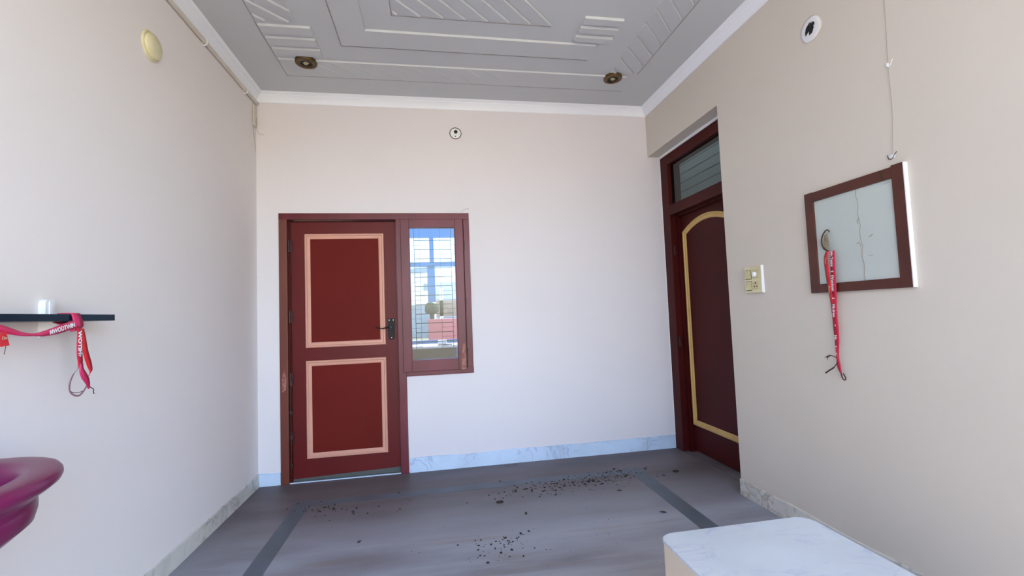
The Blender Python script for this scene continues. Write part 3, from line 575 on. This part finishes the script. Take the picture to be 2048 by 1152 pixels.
for s, z, L in (('Mr.Toms', 1.448, 1.05), ('Vottom', 1.325, 1.15), ('Mr.Iran', 1.195, 1.1), ('Mr.', 1.062, 1.0)):
    ps = XS - .0060 if z > 1.15 else XS - .0015
    writing('print', s, .0195, (ps, -1.886 + (1.448 - z) * .045, z), (0, .03, -1), (0, -1, 0), 'print', t, .0005, L)
for s, z in (('Y', 1.121), ('oo', 1.388), ('ou', 1.256), ('oo', 1.366), ('o', .985), ('o', 1.02)):
    writing('print', s, .012, ((XS - .0062 if z > 1.2 else XS - .001), -1.887 + (1.448 - z) * .045, z), (0, -1, 0), (0, 0, 1), 'print', t, .0004)
for s, z, dy in (('Toms', 1.445, 0), ('Motto', 1.30, .003)): writing('print', s, .014, (XS - .0085 if z > 1.4 else XS - .0055, -1.853 - dy * 2, z), (0, .03, -1), (0, -1, 0), 'brass', t, .0002)
b = nb(); tube(b, spline([(XS + .006, -1.862, .962), (XS, -1.835, .972), (XS - .003, -1.815, .966), (XS - .004, -1.800, .960)], 5), [.002] * 6 + [.0035] * 6 + [.001] * 4, 6); tube(b, spline([(XS - .002, -1.820, .966), (XS - .002, -1.812, .958), (XS, -1.812, .948)], 4), [.003] * 4 + [.0012] * 5, 6)
tube(b, spline([(XS + .006, -1.862, .940), (XS, -1.845, .915), (XS - .002, -1.820, .898), (XS - .002, -1.796, .882)], 5), [.002] * 5 + [.0035] * 11, 6)
tube(b, spline([(XS + .005, -1.878, .890), (XS + .003, -1.886, .868), (XS + .003, -1.896, .860), (XS + .005, -1.902, .868), (XS + .006, -1.890, .890)], 5), .003, 6); obj('loose_end', b, 'thread', t, True)
# ---------------------------------------------------------------- marble topped block in the foreground
t = thing('masonry_block', 'low cream block with a rounded white marble top in the right foreground', 'block', (2.39, -2.7, 0))
def rrect(x0, x1, y0, y1, r, n=6):
    out = []
    for cx, cy, a0 in ((x1 - r, y1 - r, 0), (x0 + r, y1 - r, 90), (x0 + r, y0 + r, 180), (x1 - r, y0 + r, 270)):
        for k in range(n + 1): a = math.radians(a0 + 90 * k / n); out.append((cx + r * math.cos(a), cy + r * math.sin(a)))
    return out
b = nb(); prism(b, [(x, y, 0) for x, y in rrect(2.110, 2.680, -3.20, -2.292, .02)], (0, 0, .440)); obj('base', b, 'block', t, 35)
b = nb(); prism(b, [(x, y, .4375) for x, y in rrect(2.1095, 2.6805, -3.2005, -2.2915, .02)], (0, 0, .0030)); obj('mortar_line', b, 'crack', t, 35)
b = nb(); prism(b, [(x, y, .4405) for x, y in rrect(2.104, 2.692, -3.21, -2.278, .045, 8)], (0, 0, .0095))
bmesh.ops.bevel(b, geom=[e for e in b.edges if all(abs(v.co.z - .45) < 1e-4 for v in e.verts)], offset=.003, segments=3, affect='EDGES'); obj('marble_top', b, 'top', t, 35)
# ---------------------------------------------------------------- bits on the floor
def crumb(bm, x, y, s, flat=.35):
    n = random.randint(4, 7); a0 = random.random() * 6; h = s * flat
    st = random.uniform(.45, 1); th = random.random() * 3.14
    def q(r, a): u, v = r * math.cos(a), r * math.sin(a) * st; return (x + u * math.cos(th) - v * math.sin(th), y + u * math.sin(th) + v * math.cos(th))
    rr = [s * random.uniform(.5, 1) for _ in range(n)]
    lo = [bm.verts.new((*q(rr[k], a0 + 6.283 * k / n), .0006)) for k in range(n)]; hi = [bm.verts.new((*q(rr[k] * .6, a0 + 6.283 * k / n), h * random.uniform(.6, 1) + .0006)) for k in range(n)]
    bm.faces.new(lo[::-1]); bm.faces.new(hi)
    for k in range(n): bm.faces.new((lo[k], lo[(k + 1) % n], hi[(k + 1) % n], hi[k]))
b = nb()
def clusters(bm, cx, cy, sx, sy, n, s0, s1):
    for _ in range(n):
        x, y = random.gauss(cx, sx), random.gauss(cy, sy)
        if .06 < x < 3.2 and -1.9 < y < -.05: crumb(bm, x, y, 1.35 * random.uniform(s0, s1) * (1 if random.random() < .8 else 1.7))
clusters(b, .60, -.56, .10, .06, 55, .002, .008); clusters(b, .85, -.62, .20, .08, 25, .002, .006)
clusters(b, 2.05, -.60, .22, .06, 120, .002, .008); clusters(b, 2.45, -.55, .20, .06, 170, .002, .007); clusters(b, 2.65, -.45, .12, .05, 60, .002, .006)
clusters(b, 1.66, -1.33, .12, .07, 60, .002, .007); clusters(b, 1.85, -1.40, .20, .10, 25, .0015, .004)
for _ in range(120): crumb(b, random.uniform(.15, 3.0), random.uniform(-1.9, -.15), random.uniform(.0015, .0045))
tag(obj('floor_grit', b, 'crumb'), 'black soot crumbs and grit strewn over the stone floor', 'grit', kind='stuff')
def leafbit(x, y, s, label, ring=False):
    b = nb()
    if ring:
        pts = [(x + s * math.cos(a) * 1.2, y + s * .8 * math.sin(a), .004) for a in [6.0 * k / 12 for k in range(13)]]; tube(b, pts, .0035, 6)
    else:
        n = 9; r = [s * random.uniform(.7, 1.15) for _ in range(n)]; th = random.random() * 3
        base = []
        for k in range(n):
            a = 6.283 * k / n; u, v = r[k] * math.cos(a), r[k] * .5 * math.sin(a); base.append((x + u * math.cos(th) - v * math.sin(th), y + u * math.sin(th) + v * math.cos(th), .001 + .004 * random.random()))
        c = b.verts.new((x, y, .008)); c2 = b.verts.new((x, y, .0008)); vs2 = [b.verts.new(p) for p in base]
        for k in range(n): b.faces.new((c, vs2[k], vs2[(k + 1) % n])); b.faces.new((c2, vs2[(k + 1) % n], vs2[k]))
    return tag(obj('dry_leaf', b, 'leaf'), label, 'leaf', group='dry leaf scraps on the floor')
leafbit(2.46, -.565, .030, 'largest dark leaf scrap, in the middle of the grit before the back wall')
leafbit(2.57, -.78, .020, 'dark leaf scrap in front of the grit, near the right border line')
leafbit(2.69, -1.16, .020, 'lone dark leaf scrap just left of the right border line')
leafbit(2.93, -.43, .020, 'dark leaf scrap at the right corner of the border line')
leafbit(3.12, -.55, .018, 'curled dark leaf ring on the floor in front of the side door', True)
leafbit(2.99, -.60, .014, 'small dark leaf scrap between border line and side door')
leafbit(2.70, -.37, .022, 'flat dark leaf scrap behind the border line near its right corner')
leafbit(1.745, -.76, .018, 'curled dark leaf ring in the open middle of the floor', True)
leafbit(1.88, -.97, .018, 'dark leaf scrap in the middle of the floor, alone')
leafbit(2.13, -.74, .018, 'dark leaf scrap at the front left of the big grit patch')
leafbit(.905, -1.085, .017, 'lone dark leaf scrap on the front left of the floor')
leafbit(1.07, -.42, .012, 'small dark leaf scrap on the border line before the maroon door')
for x, y, sx, sy, lab in ((1.94, -.055, .055, .024, 'dark oval grime stain on the floor by the back skirting'), (3.46, -.26, .04, .03, 'dark grime stain on the sill of the side door')):
    b = nb(); lathe(b, [(.62, .0002), (.68, .0012), (.95, .0012), (1, .0002)], (x, y, 0), 'z', 28, sx, sy); o = obj('floor_stain', b, 'stain'); tag(o, lab, 'stain')
b = nb(); box(b, (XF, -1.04, 0), (XF + .006, -.13, .004)); obj('sill_line', b, 'inlay', d2)
# ---------------------------------------------------------------- what lies outside and behind the glass
b = nb(); box(b, (-14, -22, -.16), (18, D, -.01)); box(b, (-14, 0, -.16), (-.2, 22, -.04)); box(b, (-.2, T, -.16), (18, 22, -.04)); box(b, (3.62, D, -.16), (18, T, -.04)); tag(obj('ground', b, 'terrace'), 'sunlit terrace paving outside', 'ground', kind='structure')
# passage behind the transom, left roofless so skylight reaches the boards
b = nb(); box(b, (3.50, 1.13, -.01), (4.4, 1.25, 3.4)); box(b, (3.50, .16, -.01), (3.62, 1.13, 3.25)); tag(obj('wall_passage', b, 'wall'), kind='structure')
b = nb(); box(b, (4.30, D, -.01), (4.4, 1.13, 4.3)); pw = tag(obj('wall_boarded', b, 'plank'), kind='structure')  # unseen upper height added to keep sun out of the transom
b = nb()
for k in range(25): z = 4.18 - .105 * k; box(b, (4.2985, D, z), (4.3015, 1.13, z + .011))
obj('board_gap', b, 'gap', pw)
CX, CZ, CY = 1.3587, 1.2407, 3.808
def P(fx, fz, y):      # a place seen through the small window: fractions of the pane, distance y beyond the wall
    k = (y + CY) / CY; return (CX + (1.165 + .376 * fx - CX) * k, y, CZ + (1.978 - 1.083 * fz - CZ) * k)
YB = 2.2
t = thing('window_2', 'pale blue steel window frame of the far room, seen through the pane', 'window', (1.35, YB, 0), kind='structure')
b = nb()
def bar(f0, f1, g0, g1, y=YB, th=.06): a, c = P(f0, g0, y), P(f1, g1, y); box(b, (a[0], y, a[2]), (c[0], y + th, c[2]))
bar(-1.2, 1.6, -.6, .072); bar(-1.2, 1.6, .262, .298); bar(.43, .525, .07, .27); bar(.37, .54, .29, .57); bar(-1.2, .0, .07, 1.2); bar(1.0, 1.6, .07, 1.2); bar(-1.2, 1.6, .86, 1.35)
obj('steel_frame', b, 'blue', t)
def blk(name, f0, f1, g0, g1, y, m, label, cat, depth=1.0, parts=None):
    a, c = P(f0, g0, y), P(f1, g1, y); e = thing(name, label, cat, ((a[0] + c[0]) / 2, y, -.04))
    b = nb(); box(b, (a[0], y, -.04), (c[0], y + depth, a[2]), .02); obj('wall', b, m, e)
    if parts:
        for pn, pf0, pf1, pg0, pg1, pm in parts:
            a, c = P(pf0, pg0, y), P(pf1, pg1, y); b = nb(); box(b, (a[0], y - .06, c[2]), (c[0], y + .02, a[2])); obj(pn, b, pm, e)
    return e
blk('house', -.6, .37, .335, 1.2, 9.0, 'h_cream', 'cream house far behind the left half of the pane', 'house', 3, [('balcony_rail', -.05, .37, .312, .345, 'h_grey'), ('window', .29, .40, .43, .48, 'h_grey'), ('lower_storey', -.6, .40, .59, .84, 'h_grey')])
blk('house', .545, 1.9, .42, 1.2, 9.5, 'h_blue', 'pale blue house far behind the right half of the pane', 'house', 3, [('window', .62, .70, .47, .75, 'h_cream'), ('lower_storey', .55, 1.9, .56, .68, 'h_brown')])
blk('boundary_wall', .36, 1.8, .70, 1.2, 6.5, 'h_pink', 'pink compound wall in front of the far houses', 'wall', .2)
e = thing('tree', 'dark bushy tree between the two far houses', 'tree', P(.45, 1, 8.0)[:2] + (-.04,))
b = nb(); a = P(.45, .62, 8.0); bmesh.ops.create_icosphere(b, subdivisions=4, radius=.17, matrix=Matrix.Translation(a))
for v in b.verts: v.co += (v.co - Vector(a)) * .35 * noise.noise(v.co * 6)
obj('crown', b, 'tree', e); b = nb(); tube(b, [(a[0], 8, -.04), (a[0], 8, a[2])], .06, 8); obj('trunk', b, 'table', e)
tb = P(.5, .90, .9); e = thing('table', 'white topped table behind the window pane', 'table', (1.4, 1.0, -.04))
b = nb(); box(b, (1.00, .78, tb[2] - .02), (1.60, 1.22, tb[2]), .004); obj('tabletop', b, 'white_pl', e)
b = nb(); box(b, (1.02, .80, -.04), (1.56, 1.20, tb[2] - .02)); obj('cabinet', b, 'table', e)
b = nb(); box(b, (1.38, .86, tb[2] + .001), (1.47, .96, tb[2] + .05), .012); tag(obj('telephone', b, 'white_pl'), 'white box-shaped device on the table behind the pane', 'device')
b = nb(); tube(b, [(1.38, .83, tb[2] + .006), (1.52, .85, tb[2] + .008)], .005, 8); tag(obj('pen', b, 'iron'), 'black pen on the table behind the pane', 'pen')
